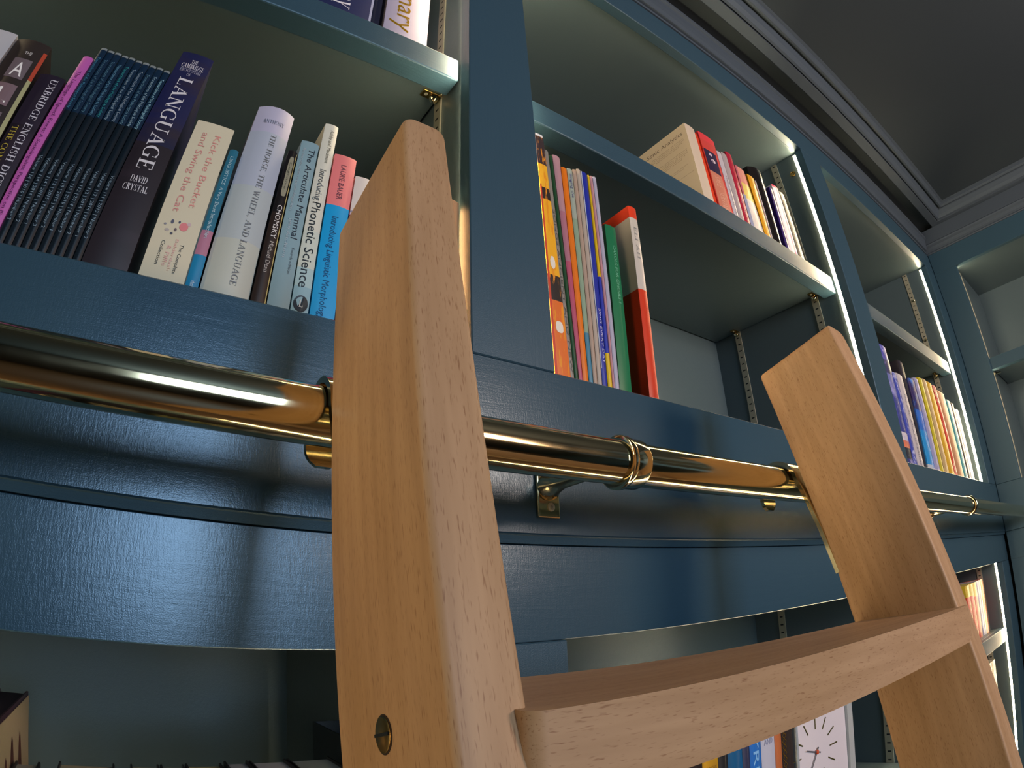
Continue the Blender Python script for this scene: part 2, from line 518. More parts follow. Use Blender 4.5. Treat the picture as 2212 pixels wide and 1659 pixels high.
obj('crown', add_prism(nb(), [(2.447, 1.186), (2.431, 1.186), (2.428, 1.190), (2.430, 1.194), (2.424, 1.200), (2.4215, 1.210), (2.414, 1.216), (2.4125, 1.222), (2.416, 1.226),
                              (2.4165, 1.286), (2.447, 1.286)], 1, RY0 + .01, .449), PAINT_TRIM_LIT, RB)
obj('back_panel', add_box(nb(), XW + .41, XW + .422, RY0 + .01, .45, -1.65, ZT + .02), PAINT_IN, RB)
obj('top_panel', add_box(nb(), XW + .022, XW + .41, RY0 + .01, .45, ZT + .004, ZT + .022), PAINT_IN, RB)
obj('bottom_panel', add_box(nb(), XW + .022, XW + .41, RY0 + .01, .45, ZF - .022, ZF - .0012), PAINT_IN, RB)
for (a, b_), zt in zip(((-.55, .354), (-1.55, -.65), (-2.55, -1.65)), (.705, .705, .705)):
    s = obj('shelf', add_box(nb(), XW + .055, XW + .405, a - .006, b_ + .006, zt - .026, zt), PAINT_IN, RB)
    obj('shelf_lip', add_box(nb(), XW + .022, XW + .056, a - .006, b_ + .006, zt - .046, zt - .0002, .002, 2), PAINT_H, s)
for z0, z1 in ((ZF, ZT), (-1.6, -.03)):
    obj('shelf_standard', add_box(nb(), XW + .08, XW + .098, .3605, .363, z0, z1), STEEL, RB)
for z in (.655,):
    obj('shelf_support', add_box(nb(), XW + .082, XW + .096, .334, .363, z, z + .004), BRASS, RB)


# ------------------------------------------------------------------ LED strips behind the face frame
def led_x(parent, xp, side, z0, z1, y0=.4735, k=.0086, lm=None):
    """flat strip on the side panel, hidden from the front by the edge of the frame at x=xp; light leaves across the bay"""
    xa = xp - side * SB; xb = xa + side * .0012; xc = xb + side * .0006
    ch = obj('light_strip', add_box(nb(), min(xa, xb), max(xa, xb), y0 - .0004, y0 + k + .0004, z0, z1), ALU, parent)
    obj('diffuser', add_box(nb(), min(xb, xc), max(xb, xc), y0, y0 + k, z0 + .003, z1 - .003), lm or LED, ch)


for k_, (xa, xb) in enumerate(bays):
    for xp, sd in ((xb, -1), (xa, 1)):
        led_x(BC, xp, sd, ZF + .001, ZT - .001, lm=(LED, LED, LED_DIM)[k_])
        led_x(BC, xp, sd, -1.6, -.022, y0=.4806, k=.0076, lm=(LED_HIGH, LED, LED_DIM)[k_])
for ya, sd in ((.354, -1), (-.55, 1), (-.65, -1), (-1.65, -1)):
    yp = ya - sd * SB; yq = yp + sd * .0012; yr = yq + sd * .0006
    ch = obj('light_strip', add_box(nb(), XW + .0235, XW + .0335, min(yp, yq), max(yp, yq), ZF, ZT - .001), ALU, RB)
    obj('diffuser', add_box(nb(), XW + .024, XW + .033, min(yq, yr), max(yq, yr), ZF + .003, ZT - .004), LED_DIM, ch)

# ------------------------------------------------------------------ brass ladder rail
RYC, RZC, RR = .342, .119, .0185
RL = thing('ladder_rail', 'polished brass tube rail carried on brackets across the bookcase front', 'rail', (.9, RYC, RZC))
obj('tube', add_tube(nb(), (-1.5, RYC, RZC), (2.43, RYC, RZC), RR, 96), BRASS, RL, smooth=True)
for xr in (.3625, 1.47, -.61):
    bm = nb()
    add_lathe(bm, (xr - .0115, RYC, RZC), (1, 0, 0), [(0, RR + .0003), (.0004, RR + .0036), (.0012, RR + .0044), (.0044, RR + .0044), (.0054, RR + .0036), (.0056, RR + .0028), (.0212, RR + .0028), (.0226, RR + .0020), (.023, RR + .0003)], 72)
    obj('collar', bm, BRASS, RL, smooth=True)
    bk = obj('bracket', add_lathe(nb(), (xr, RYC + RR - .002, RZC + .001), (0, 1, 0), [(0, .008), (.006, .0062), (.03, .0050), (.065, .0056), (.078, .009), (.084, .0125), (.0873, .013)], 28), BRASS, RL, smooth=True)
    # curved plate with flat back on the cabinet
    obj('base_plate', add_box(nb(), xr - .013, xr + .013, Y0 - .0045, Y0 - .0006, .0905, .1515, .0012, 2), BRASS, bk)
    for zz in (.101, .141):
        obj('screw', add_lathe(nb(), (xr + .002, Y0 - .0045, zz), (0, -1, 0), [(0, .0042), (.0008, .0042), (.0016, .003), (.0012, .0012), (.0003, .001)], 16), STEEL, bk, smooth=True)

# ------------------------------------------------------------------ library ladder
EX = Vector((.9991, -.0104, -.0410)); UX = Vector((.0425, .2443, .9688))
EX = (EX - UX * EX.dot(UX)).normalized(); UX.normalize()
NX = EX.cross(UX)                       # points out of the bookcase, towards the room
LM = Matrix(((EX.x, -NX.x, UX.x, 0), (EX.y, -NX.y, UX.y, .2835), (EX.z, -NX.z, UX.z, ZC), (0, 0, 0, 1)))
LAD = thing('library_ladder', 'beech library ladder leaning on the brass rail in front of shelves', 'ladder', mat=LM)
# local axes: x across, y into the bookcase (front face at -DEP), z up the stiles
DEP = .1042
BX, BZ = beech('beech_side', 2, 1.0), beech('beech_tread', 0, 1.0)


def ladder_stile(x0, x1, ztop):
    bm = nb()
    add_box(bm, x0, x1, -DEP, 0, -1.80, ztop)
    top = [e for e in bm.edges if all(v.co.z > 0 for v in e.verts) and abs(e.verts[0].co.y - e.verts[1].co.y) > .05]
    bmesh.ops.bevel(bm, geom=top, offset=.009, segments=6, affect='EDGES', profile=.5)
    fr = [e for e in bm.edges if abs(e.verts[0].co.y - e.verts[1].co.y) < .001 and len(e.link_faces) == 2 and e.calc_face_angle(0) > .8]
    bmesh.ops.bevel(bm, geom=fr, offset=.0032, segments=3, affect='EDGES', profile=.5)
    return obj('stile', bm, BX, LAD, local=True, smooth=True)


ladder_stile(.0970, .1263, .2745)
ladder_stile(.6040, .6420, .2875)


def ladder_tread(zt, drop):
    # horizontal board: vertices given in scene axes, moved into the ladder's frame
    inv = LM.inverted()
    xs_ = (.1245, .6075)
    th, yb, yf = .0325, .2660, .1585
    bm = nb()
    # board between stiles plus a nosing that wraps in front of them
    outline = [(xs_[0], yb), (xs_[1], yb), (xs_[1], yf + .0165), (.6190, yf + .0165), (.6190, yf + .006), (.6150, yf + .0012), (.6090, yf), (.1245, yf), (.1205, yf + .0016), (.1180, yf + .006),
               (.1180, yf + .0165), (xs_[0], yf + .0165)]
    add_prism(bm, outline, 2, -th, 0)
    fr = [e for e in bm.edges if e.calc_face_angle(0) > 1.2 and all(v.co.y < yf + .02 for v in e.verts) and abs(e.verts[0].co.z - e.verts[1].co.z) < 1e-5]
    bmesh.ops.bevel(bm, geom=fr, offset=.005, segments=3, affect='EDGES', profile=.5)
    for v in bm.verts:
        t = (v.co.x - .12) / .48
        sy = zt / .97 * .25
        v.co = inv @ Vector((v.co.x + (zt + .031) * .044, v.co.y + (zt + .031) * .252, v.co.z + zt - drop * t + ZC))
    return obj('tread', bm, BZ, LAD, local=True, smooth=True)


for k in range(6):
    ladder_tread(-.0305 - .27 * k, .0085)
# slotted brass screw sunk in the outer face of the stile
bm = nb(); add_lathe(bm, (.0969, -.0518, -.054), (-1, 0, 0), [(0, .0078), (.0002, .0076)], 28)
obj('screw_recess', bm, simple('recess_shadow_wood', (0.20, 0.13, 0.07), .8), LAD, local=True)
bm = nb(); add_lathe(bm, (.0968, -.0518, -.054), (-1, 0, 0), [(0, .0071), (.0004, .0071), (.0007, .0062)], 28)
scr = obj('screw', bm, BRASS_D, LAD, local=True, smooth=True)
o = obj('slot', add_box(nb(), .0957, .0962, -.0583, -.0453, -.0547, -.0534), DARK, scr, local=True)
o.location -= scr.location


def hook(x0, wid):
    inv = LM.inverted()
    path = [(.2815 + .004, .012), (.2985, .060), (.3105, .097)]
    r = .0235
    for d in range(176, -4, -12):
        path.append((RYC + .0005 + r * math.cos(math.radians(d)), RZC - .001 + r * math.sin(math.radians(d))))
    n0 = len(path)
    for k in range(1, 10):
        path.append((RYC + .0238 - .0002 * k, .1165 - .0026 * k))
    bm = strap(nb(), path, wid, .0042, x0)
    bm.verts.ensure_lookup_table()
    for v in bm.verts:                       # rounded tip of the strap
        if v.co.y > RYC + .015 and v.co.z < .1045:
            q = min(1, (.1045 - v.co.z) / .0125); c = x0 + wid / 2
            v.co.x = c + (v.co.x - c) * math.sqrt(max(0.02, 1 - q * q))
    for v in bm.verts: v.co = inv @ (v.co + Vector((0, 0, ZC)))
    h = obj('hook', bm, BRASS, LAD, local=True, smooth=True)
    return h


hook(.1035, .025); hook(.6045, .026)

# ------------------------------------------------------------------ lettering
FONTC = {}


def sans(txt):
    """unit-height lettering from the built-in font: list of verts and faces"""
    if txt in FONTC: return FONTC[txt]
    c = bpy.data.curves.new('t', 'FONT'); c.body = txt; c.size = 1.0; c.resolution_u = 2
    o = bpy.data.objects.new('t', c); COL.objects.link(o)
    dg = bpy.context.evaluated_depsgraph_get()
    me = bpy.data.meshes.new_from_object(o.evaluated_get(dg))
    V = [(v.co.x, v.co.y) for v in me.vertices]; F = [tuple(p.vertices) for p in me.polygons]
    bpy.data.objects.remove(o); bpy.data.curves.remove(c); bpy.data.meshes.remove(me)
    FONTC[txt] = (V, F)
    return V, F


TK, TN, SF = .15, .055, .045
GL = {
    'A': (.78, [('l', .10, 0, .39, 1, TN), ('l', .39, 1, .66, 0, TK), ('l', .2, .34, .56, .34, TN)], [(.02, 0, .26), (.52, 0, .32)]),
    'B': (.68, [('l', .18, 0, .18, 1, TK), ('a', .32, .76, .2, .22, -90, 90, TK), ('a', .34, .27, .25, .25, -90, 90, TK), ('l', .18, .97, .34, .97, TN), ('l', .18, .53, .34, .53, TN), ('l', .18, .03, .36, .03, TN)], [(.03, 0, .2), (.03, 1, .2)]),
    'C': (.74, [('a', .42, .5, .33, .48, 50, 310, TK), ('l', .66, .68, .66, .95, .04), ('l', .66, .08, .66, .24, .04)], []),
    'D': (.80, [('l', .18, 0, .18, 1, TK), ('a', .34, .5, .36, .475, -90, 90, TK), ('l', .18, .97, .36, .97, TN), ('l', .18, .03, .36, .03, TN)], [(.03, 0, .2), (.03, 1, .2)]),
    'E': (.66, [('l', .18, 0, .18, 1, TK), ('l', .18, .97, .58, .97, TN), ('l', .18, .5, .44, .5, TN), ('l', .18, .03, .60, .03, TN), ('l', .58, .78, .58, .98, .04), ('l', .60, .02, .61, .24, .04), ('l', .45, .4, .45, .6, .035)], [(.03, 0, .2), (.03, 1, .2)]),
    'F': (.62, [('l', .18, 0, .18, 1, TK), ('l', .18, .97, .56, .97, TN), ('l', .18, .5, .42, .5, TN), ('l', .56, .78, .56, .98, .04)], [(.03, 0, .3), (.03, 1, .2)]),
    'G': (.80, [('a', .42, .5, .33, .48, 50, 320, TK), ('l', .66, .68, .66, .95, .04), ('l', .66, .05, .66, .4, .12)], [(.52, .42, .26)]),
    'H': (.86, [('l', .18, 0, .18, 1, TK), ('l', .68, 0, .68, 1, TK), ('l', .18, .5, .68, .5, TN)], [(.03, 0, .3), (.03, 1, .3), (.53, 0, .3), (.53, 1, .3)]),
    'I': (.36, [('l', .18, 0, .18, 1, TK)], [(.03, 0, .3), (.03, 1, .3)]),
    'L': (.64, [('l', .18, 0, .18, 1, TK), ('l', .18, .03, .58, .03, TN), ('l', .58, .02, .60, .27, .04)], [(.03, 0, .2), (.03, 1, .3)]),
    'M': (1.0, [('l', .16, 0, .18, 1, TN), ('l', .2, 1, .5, .05, TK), ('l', .5, .05, .8, 1, TN), ('l', .82, 0, .82, 1, TK)], [(.03, 0, .26), (.03, 1, .2), (.67, 0, .3), (.78, 1, .2)]),
    'N': (.86, [('l', .17, 0, .17, 1, TN), ('l', .17, 1, .70, 0, TK), ('l', .71, 0, .71, 1, TN)], [(.03, 0, .28), (.02, 1, .24), (.57, 1, .28)]),
    'O': (.82, [('a', .41, .5, .33, .48, 0, 360, TK)], []),
    'P': (.64, [('l', .18, 0, .18, 1, TK), ('a', .32, .72, .24, .25, -90, 90, TK), ('l', .18, .97, .34, .97, TN), ('l', .18, .47, .34, .47, TN)], [(.03, 0, .3), (.03, 1, .2)]),
    'R': (.74, [('l', .18, 0, .18, 1, TK), ('a', .32, .74, .22, .23, -90, 90, TK), ('l', .18, .97, .34, .97, TN), ('l', .18, .51, .34, .51, TN), ('l', .36, .5, .62, .02, TK)], [(.03, 0, .3), (.03, 1, .2), (.55, 0, .2)]),
    'S': (.58, [('a', .29, .75, .19, .22, 60, 250, .11), ('a', .29, .26, .20, .23, -110, 90, .11), ('l', .47, .74, .47, .95, .04), ('l', .08, .06, .08, .26, .04)], []),
    'T': (.70, [('l', .35, 0, .35, 1, TK), ('l', .04, .97, .66, .97, TN), ('l', .05, .76, .04, .98, .04), ('l', .65, .76, .66, .98, .04)], [(.2, 0, .3)]),
    'U': (.84, [('l', .18, .3, .18, 1, TK), ('a', .42, .32, .25, .3, 180, 360, .11), ('l', .67, .3, .67, 1, TN)], [(.03, 1, .3), (.53, 1, .28)]),
    'V': (.76, [('l', .12, 1, .39, 0, TK), ('l', .39, 0, .64, 1, TN)], [(.0, 1, .28), (.5, 1, .26)]),
    'W': (1.08, [('l', .12, 1, .36, 0, TK), ('l', .36, 0, .54, .95, TN), ('l', .50, 1, .74, 0, TK), ('l', .74, 0, .96, 1, TN)], [(0, 1, .26), (.42, 1, .2), (.84, 1, .24)]),
    'X': (.78, [('l', .14, 1, .64, 0, TK), ('l', .14, 0, .62, 1, TN)], [(.02, 0, .26), (.02, 1, .26), (.5, 0, .28), (.5, 1, .26)]),
    'Y': (.74, [('l', .12, 1, .37, .45, TK), ('l', .62, 1, .37, .45, TN), ('l', .37, 0, .37, .48, TK)], [(.0, 1, .26), (.5, 1, .24), (.22, 0, .3)]),
    ',': (.28, [('l', .14, .1, .09, -.12, .09)], []), ' ': (.34, [], []),
}


def serif(txt):
    V, F = [], []
    x = 0.0

    def quad(a, b, c, d):
        n = len(V); V.extend((a, b, c, d)); F.append((n, n + 1, n + 2, n + 3))
    for ch in txt:
        wd, st, sf = GL.get(ch, GL[' '])
        for s in st:
            if s[0] == 'l':
                _, x0, y0, x1, y1, w_ = s
                dx, dy = x1 - x0, y1 - y0; L = math.hypot(dx, dy); nx, ny = -dy / L * w_ / 2, dx / L * w_ / 2
                if abs(dy) > .5 and abs(dx) > .05: nx, ny = w_ / 2 * 1.08, 0
                quad((x + x0 - nx, y0 - ny), (x + x0 + nx, y0 + ny), (x + x1 + nx, y1 + ny), (x + x1 - nx, y1 - ny))
            else:
                _, cx, cy, rx, ry, a0, a1, w_ = s
                k = max(5, int(abs(a1 - a0) / 16)); prev = None
                for i in range(k + 1):
                    a = math.radians(a0 + (a1 - a0) * i / k); ca, sa = math.cos(a), math.sin(a)
                    ww = TN + (w_ - TN) * abs(ca) ** 1.2
                    p = ((x + cx + (rx + ww / 2) * ca, cy + (ry + TN / 2) * sa), (x + cx + (rx - ww / 2) * ca, cy + (ry - TN / 2) * sa))
                    if prev: quad(prev[0], prev[1], p[1], p[0])
                    prev = p
        for (sx, sy, sl) in sf:
            y0 = sy - SF if sy > .7 else (sy if sy < .2 else sy - SF / 2)
            quad((x + sx, y0), (x + sx + sl, y0), (x + sx + sl, y0 + SF), (x + sx, y0 + SF))
        x += wd + .04
    return V, F


# ------------------------------------------------------------------ books
BOOKN = [0]


class Book:
    def __init__(s, label, x0, x1, t0, t1, zt, y, z0, col, dep=None, hard=False, bulge=.0015, group=None, rough=.4, noise=None, pages=None, texts=(), cat='book', coat=0.0, over=.0):
        BOOKN[0] += 1
        h = zt - z0
        s.h, s.y, s.z0, s.x = h, y, z0, (x0, x1, t0, t1)
        dep = dep or min(h * .72, .30)
        s.dep, s.bulge = dep, bulge
        g = .0003
        t = .0022 if hard else .0006
        t = min(t, (x1 - x0) * .2)
        xc = (x0 + x1) / 2
        s.root = thing('book', label, cat, (xc, y, z0), group)
        s.org = Vector((xc, y, z0))
        mat = printed('cover_%d' % BOOKN[0], col, rough, noise, coat)
        s.mat = mat
        # cross-section of the wrap-around cover, as fractions of the width
        n = 7
        outer = [(0.0, y + dep)]
        for i in range(n):
            f = i / (n - 1); outer.append((f, y + bulge * (2 * f - 1) ** 2))
        outer.append((1.0, y + dep))
        bm = nb()
        ends = []
        levels = [z0, z0 + h - .0012, zt]
        wmid = max(x1 - x0, .001)
        rings = []
        for li, z in enumerate(levels):
            k = (z - z0) / h
            a = x0 + (t0 - x0) * k + g; b_ = x1 + (t1 - x1) * k - g
            ins = .0004 if li == 2 else 0
            ring = []
            for f, yy in outer: ring.append(bm.verts.new((a + ins + (b_ - a - 2 * ins) * f, yy + (ins if yy < y + bulge + .001 else 0), z)))
            for f, yy in [(1.0, y + dep)] + [(1.0, y + bulge + t * 1.2), (0.0, y + bulge + t * 1.2)] + [(0.0, y + dep)]:
                xx = (a + t) if f == 0 else (b_ - t)
                ring.append(bm.verts.new((xx, yy, z)))
            rings.append(ring)
        m = len(rings[0])
        for A, B in zip(rings, rings[1:]):
            for i in range(m): bm.faces.new((A[i], A[(i + 1) % m], B[(i + 1) % m], B[i]))
        bm.faces.new(rings[0][::-1]); bm.faces.new(rings[-1])
        c = obj('cover', bm, mat, s.root, smooth=True)
        s.cover = c
        # page block
        ins = .003 if hard else .0004
        bm = nb()
        R = []
        for z in (z0 + (ins if hard else .0001), zt - ins):
            k = (z - z0) / h
            a = x0 + (t0 - x0) * k + g + t + .0001; b_ = x1 + (t1 - x1) * k - g - t - .0001
            R.append([bm.verts.new(p) for p in ((a, y + bulge + t * 1.3, z), (b_, y + bulge + t * 1.3, z), (b_, y + dep - ins, z), (a, y + dep - ins, z))])
        for i in range(4): bm.faces.new((R[0][i], R[0][(i + 1) % 4], R[1][(i + 1) % 4], R[1][i]))
        bm.faces.new(R[0][::-1]); bm.faces.new(R[1])
        obj('page_block', bm, pages or PAPER, s.root)
        for tx in texts: s.text(*tx)

    def pt(s, f, sd, off=.0004):
        """point on the spine: f across (0 left), sd metres down from the top"""
        x0, x1, t0, t1 = s.x
        z = s.z0 + s.h - sd; k = (z - s.z0) / s.h
        a = x0 + (t0 - x0) * k; b_ = x1 + (t1 - x1) * k
        return Vector((a + (b_ - a) * f, s.y + s.bulge * (2 * f - 1) ** 2 - off, z))

    def width(s): return (s.x[1] - s.x[0] + s.x[3] - s.x[2]) / 2

    def text(s, txt, style, rot, s0, s1, f, hgt, col, name='title', bold=0.0):
        """lettering: rot=True runs down the spine from s0 to s1 (fractions), cap height hgt*width; rot=False is level, between fractions f"""
        V, F = serif(txt) if style == 'serif' else sans(txt)
        if not V: return
        mnx = min(v[0] for v in V); mxx = max(v[0] for v in V)
        cap = 1.0 if style == 'serif' else .72
        W = s.width()
        bm = nb(); vv = []
        for vx, vy in V:
            u = (vx - mnx) / (mxx - mnx); q = vy / cap
            if rot:
                sd = (s0 + (s1 - s0) * u) * s.h
                ff = f - hgt / 2 + hgt * q
            else:
                sd = (s0 + (1 - q) * hgt) * s.h
                ff = f + (s1 - f) * u
            vv.append(bm.verts.new(s.pt(ff, sd)))
        for fc in F:
            try: bm.faces.new([vv[i] for i in fc])
            except ValueError: pass
        key = 'ink_' + (col if isinstance(col, str) else 'x')
        o = obj(name, bm, simple(key, col, .5), s.root)
        return o

    def patch(s, f0, f1, s0, s1, col, name='label_panel', rnd=0.0, off=.00025):
        bm = nb(); n = 10
        if rnd:
            pts = []
            for i in range(28):
                a = 2 * math.pi * i / 28; ca, sa = math.cos(a), math.sin(a)
                e = rnd
                pts.append(((f0 + f1) / 2 + (f1 - f0) / 2 * math.copysign(abs(ca) ** e, ca), (s0 + s1) / 2 - (s1 - s0) / 2 * math.copysign(abs(sa) ** e, sa)))
            bm.faces.new([bm.verts.new(s.pt(a, b_ * s.h, off)) for a, b_ in pts])
        else:
            A = [bm.verts.new(s.pt(f0 + (f1 - f0) * i / 4, s0 * s.h, off)) for i in range(5)]
            B = [bm.verts.new(s.pt(f0 + (f1 - f0) * i / 4, s1 * s.h, off)) for i in range(5)]
            for i in range(4): bm.faces.new((A[i], A[i + 1], B[i + 1], B[i]))
        return obj(name, bm, simple('ink_' + col, col, .45), s.root)


GA = 'books standing in the left bay above the rail'
FZ = ZF + .0002
WHT, DK = 'd8d8d4', '1c1c22'
# --- left bay, from the far left
Book('pale book at the left picture edge, only its top corner showing', -.262, -.222, -.243, -.2095, .470, .462, FZ, 'b8b8bc', group=GA)
b = Book('thick brown-black dictionary with white letters in square tiles', -.2215, -.1790, -.2090, -.1730, .467, .462, FZ, [(0, '2a211e')], hard=True, bulge=.004, group=GA, rough=.5)
b.patch(.30, .78, .12, .235, '6d5f62'); b.text('A', 'sans', False, .14, .70, .40, .082, 'f0ece8')
b.patch(.30, .78, .27, .385, '7b6468'); b.text('L', 'sans', False, .29, .70, .40, .082, 'f0ece8')
b.patch(.30, .78, .42, .53, '6d5f62'); b.text('THE', 'sans', False, .075, .66, .46, .02, 'c8c4c0')
b.patch(.90, .999, .05, .22, 'b2401c', 'colour_edge'); b.patch(.90, .999, .22, .75, 'a9a878', 'colour_edge')
b = Book('dark plum dictionary with white and yellow capitals down the spine', -.1785, -.1543, -.1695, -.1440, .430, .462, FZ, [(0, '1b1420'), (.12, '241c2c')], hard=True, group=GA,
         noise=('3a2c3c', (14, 14, 8), .45, .75), bulge=.002)
b.text('UXBRIDGE ENGLISH DICTIONARY', 'serif', True, .03, .93, .66, .26, 'c9c6cf'); b.text('THE COMPLETE', 'serif', True, .36, .72, .25, .22, 'b5a23c')
b = Book('thin bright pink paperback beside the dark blue journals', -.1538, -.1448, -.1400, -.1290, .466, .463, FZ, 'bd5fae', group=GA)
b.text('The Language of Speech Events: A Sociolinguistic Perspective on Illegal Style', 'sans', True, .10, .97, .52, .34, '6b2a66')
J0, J1, K0, K1 = -.1444, -.0718, -.1280, -.0532
vols = ['114 | 2016 | Number 3', '114 | 2016 | Number 2', '114 | 2016 | Number 1', '113 | 2015 | Number 3', '113 | 2015 | Number 2', '113 | 2015 | Number 1',
        '112 | 2014 | Number 3', '112 | 2014 | Number 2', '112 | 2014 | Number 1', '111 | 2013 | Number 3']
words = ['first', 'second', 'third', 'fourth', 'fifth', 'sixth', 'seventh', 'eighth', 'ninth', 'last']
for i, v_ in enumerate(vols):
    a, b1 = J0 + (J1 - J0) * i / 10, J0 + (J1 - J0) * (i + 1) / 10
    c, d = K0 + (K1 - K0) * i / 10, K0 + (K1 - K0) * (i + 1) / 10
    jb = Book('thin navy journal, %s of ten from the pink book, volume %s' % (words[i], v_[:3]), a, b1, c, d, .4835 - .0006 * i, .4635 + .0005 * (i % 2), FZ, [(0, '0d1a24'), (.150, '0e2840')], group='ten matching navy journals in the left bay',
              rough=.32, bulge=.0012, coat=.2)
    tc = ['3f7d9c', '4a7088', '4f7a90', '5f92ae', '2f8f95', '88a2b2', '8ba0b2', '5f889c', '8fb0c0', '8fc0d0'][i]
    jb.text('Transactions of the Philological Society', 'sans', True, .06, .36, .52, .42, tc)
    jb.text('Volume ' + v_, 'sans', True, .60, .885, .52, .40, '7d93a2')
    jb.patch(.1, .9, .002, .014, '7c8586', 'worn_head')
b = Book('thick dark navy and plum language encyclopedia with large white capitals', -.0714, -.0325, -.0500, -.0165, .5115, .4615, FZ, [(0, '221b22'), (.135, '1b1c3a'), (.16, '191d48')], group=GA,
         rough=.42, noise=('2f2630', (10, 10, 22), .5, .72), bulge=.002)
b.text('THE', 'serif', False, .042, .60, .40, .020, 'cfcbd0'); b.text('CAMBRIDGE', 'serif', False, .066, .84, .16, .024, 'cfcbd0')
b.text('ENCYCLOPEDIA', 'serif', False, .094, .82, .18, .017, 'a8a6b4'); b.text('OF', 'serif', False, .117, .56, .44, .016, 'a8a6b4')
b.text('LANGUAGE', 'serif', True, .145, .60, .50, .40, 'd4d2d6')
b.text('DAVID', 'serif', False, .632, .70, .30, .026, 'cfcdd2'); b.text('CRYSTAL', 'serif', False, .668, .80, .20, .026, 'cfcdd2')
b = Book('cream paperback with pink lettering and a small drawing on the spine', -.0240, .0150, -.0118, .0255, .4270, .4625, FZ, 'cfc9ae', group=GA, bulge=.001, rough=.55)
b.text('Kick the Bucket', 'sans', True, .08, .56, .66, .17, 'd69488'); b.text('and Swing the Cat', 'sans', True, .08, .60, .34, .17, 'cf8f86')
b.text('The Complete', 'sans', True, .77, .93, .72, .08, '4a4a44'); b.text('Collection', 'sans', True, .77, .90, .30, .08, '4a4a44')
b.text('Balderdash', 'sans', True, .75, .92, .58, .07, 'd8aca0'); b.text('& Piffle', 'sans', True, .79, .90, .46, .10, 'd8aca0')
for fx, sy, rx, ry, cc in ((.62, .675, .10, .024, 'd98080'), (.34, .66, .035, .012, '5a5a6a'), (.46, .70, .03, .009, '6a5a5a'), (.28, .71, .05, .008, 'b0a8a0'), (.50, .655, .025, .007, '48485a'), (.72, .655, .045, .010, 'c8b0b0'), (.40, .725, .03, .007, '50505a'), (.20, .68, .03, .006, '8a8a90')):
    b.patch(fx - rx, fx + rx, sy - ry, sy + ry, cc, 'drawing', rnd=1.0)
b = Book('slim teal paperback with a pink and blue foot between two thick books', .0154, .0272, .0258, .0350, .4035, .463, FZ, [(0, '1f82b0'), (.035, '1f82b0'), (.036, 'b07890'), (.062, '2b6f88')], group=GA)
b.text('LINGUISTICS', 'sans', True, .06, .28, .5, .34, 'a8c8d0'); b.text('A Very Short Introduction', 'sans', True, .30, .66, .5, .34, 'b8d4dc'); b.text('Matthews', 'sans', True, .93, .995, .5, .3, 'c8e0ee')
b = Book('thick pale blue-grey paperback with rounded spine and thin grey capitals', .0280, .0717, .0425, .0812, .4730, .461, FZ, [(0, 'b9bfb4'), (.06, 'aeb9bb'), (.12, 'aab4c4'), (.19, 'b4b4cc')], group=GA, bulge=.007, rough=.5)
b.text('ANTHONY', 'serif', False, .085, .78, .22, .022, '6b7080'); b.text('THE HORSE, THE WHEEL, AND LANGUAGE', 'serif', True, .17, .935, .60, .135, '6f7479')
b = Book('narrow black paperback with a gold edge and white title', .0722, .0860, .0818, .0912, .4250, .463, FZ, [(0, '2c211c'), (.10, '141012')], group=GA)
b.patch(.30, .80, .05, .33, '8f8c74', rnd=.45); b.text('CHOMSKY', 'sans', True, .39, .60, .56, .42, 'e4e0dc', bold=1); b.text('Michael Dean', 'sans', True, .62, .80, .56, .34, 'b8b0a8')
b.patch(.90, .97, .02, .98, 'c0b070', 'gold_line')
b.text('Cognitive', 'sans', True, .09, .28, .56, .22, '5f5c48')
b = Book('grey-blue paperback with dark sans title, left of the white one', .0866, .1071, .0927, .1120, .4435, .463, FZ, '83a3ad', group=GA)
b.text('The Articulate Mammal', 'sans', True, .05, .61, .66, .34, '28303a'); b.text('An introduction to psycholinguistics', 'sans', True, .05, .46, .24, .14, 'aab8c0')
b.text('Jean Aitchison', 'sans', True, .50, .72, .34, .15, 'aab8c0'); b.text('Fourth edition', 'sans', True, .66, .80, .70, .14, '5a6a74')
b = Book('white paperback on phonetic science with a round dark badge', .1077, .1245, .1138, .1290, .4775, .463, FZ, [(0, '8fb8c6'), (.03, 'a9c8cc'), (.05, 'c9d2c6'), (.09, 'd2d4c6')], group=GA)
b.text('Ashby and Maidment', 'sans', True, .04, .24, .60, .28, '6a6a60'); b.text('Introducing', 'sans', True, .28, .45, .5, .42, '55585a')
b.text('Phonetic Science', 'sans', True, .46, .87, .5, .56, '1f2224', bold=1)
b.patch(.10, .90, .905, .975, '262626', 'badge', rnd=1.0); b.text('L', 'serif', False, .925, .62, .40, .030, 'd8d8d4', 'badge_mark')
b = Book('pink and bright blue paperback half hidden by the left ladder stile', .1254, .1490, .1292, .1540, .4405, .463, FZ, [(0, '109bd8'), (.127, 'e57f80')], group=GA)
b.text('LAURIE BAUER', 'sans', True, .07, .30, .48, .24, '70404a'); b.text('Introducing Linguistic Morphology', 'sans', True, .41, .98, .46, .28, '0d4f80')
b = Book('white paperback with a magenta corner behind the ladder stile', .1497, .1700, .1547, .1760, .421, .464, FZ, [(0, 'a02858'), (.125, 'd0b8c0'), (.130, 'dcd4cc')], group=GA)
b.patch(.0, 1, .26, .27, '8a8a9a', 'rule_line')
Book('brown paperback hidden mostly behind the ladder stile', .1765, .2000, .1800, .2035, .400, .464, FZ, '6a4f3a', group=GA)
Book('tan paperback against the side panel right of the ladder stile', .2545, .2785, .2545, .2785, .4340, .464, FZ, 'b98f68', group=GA)

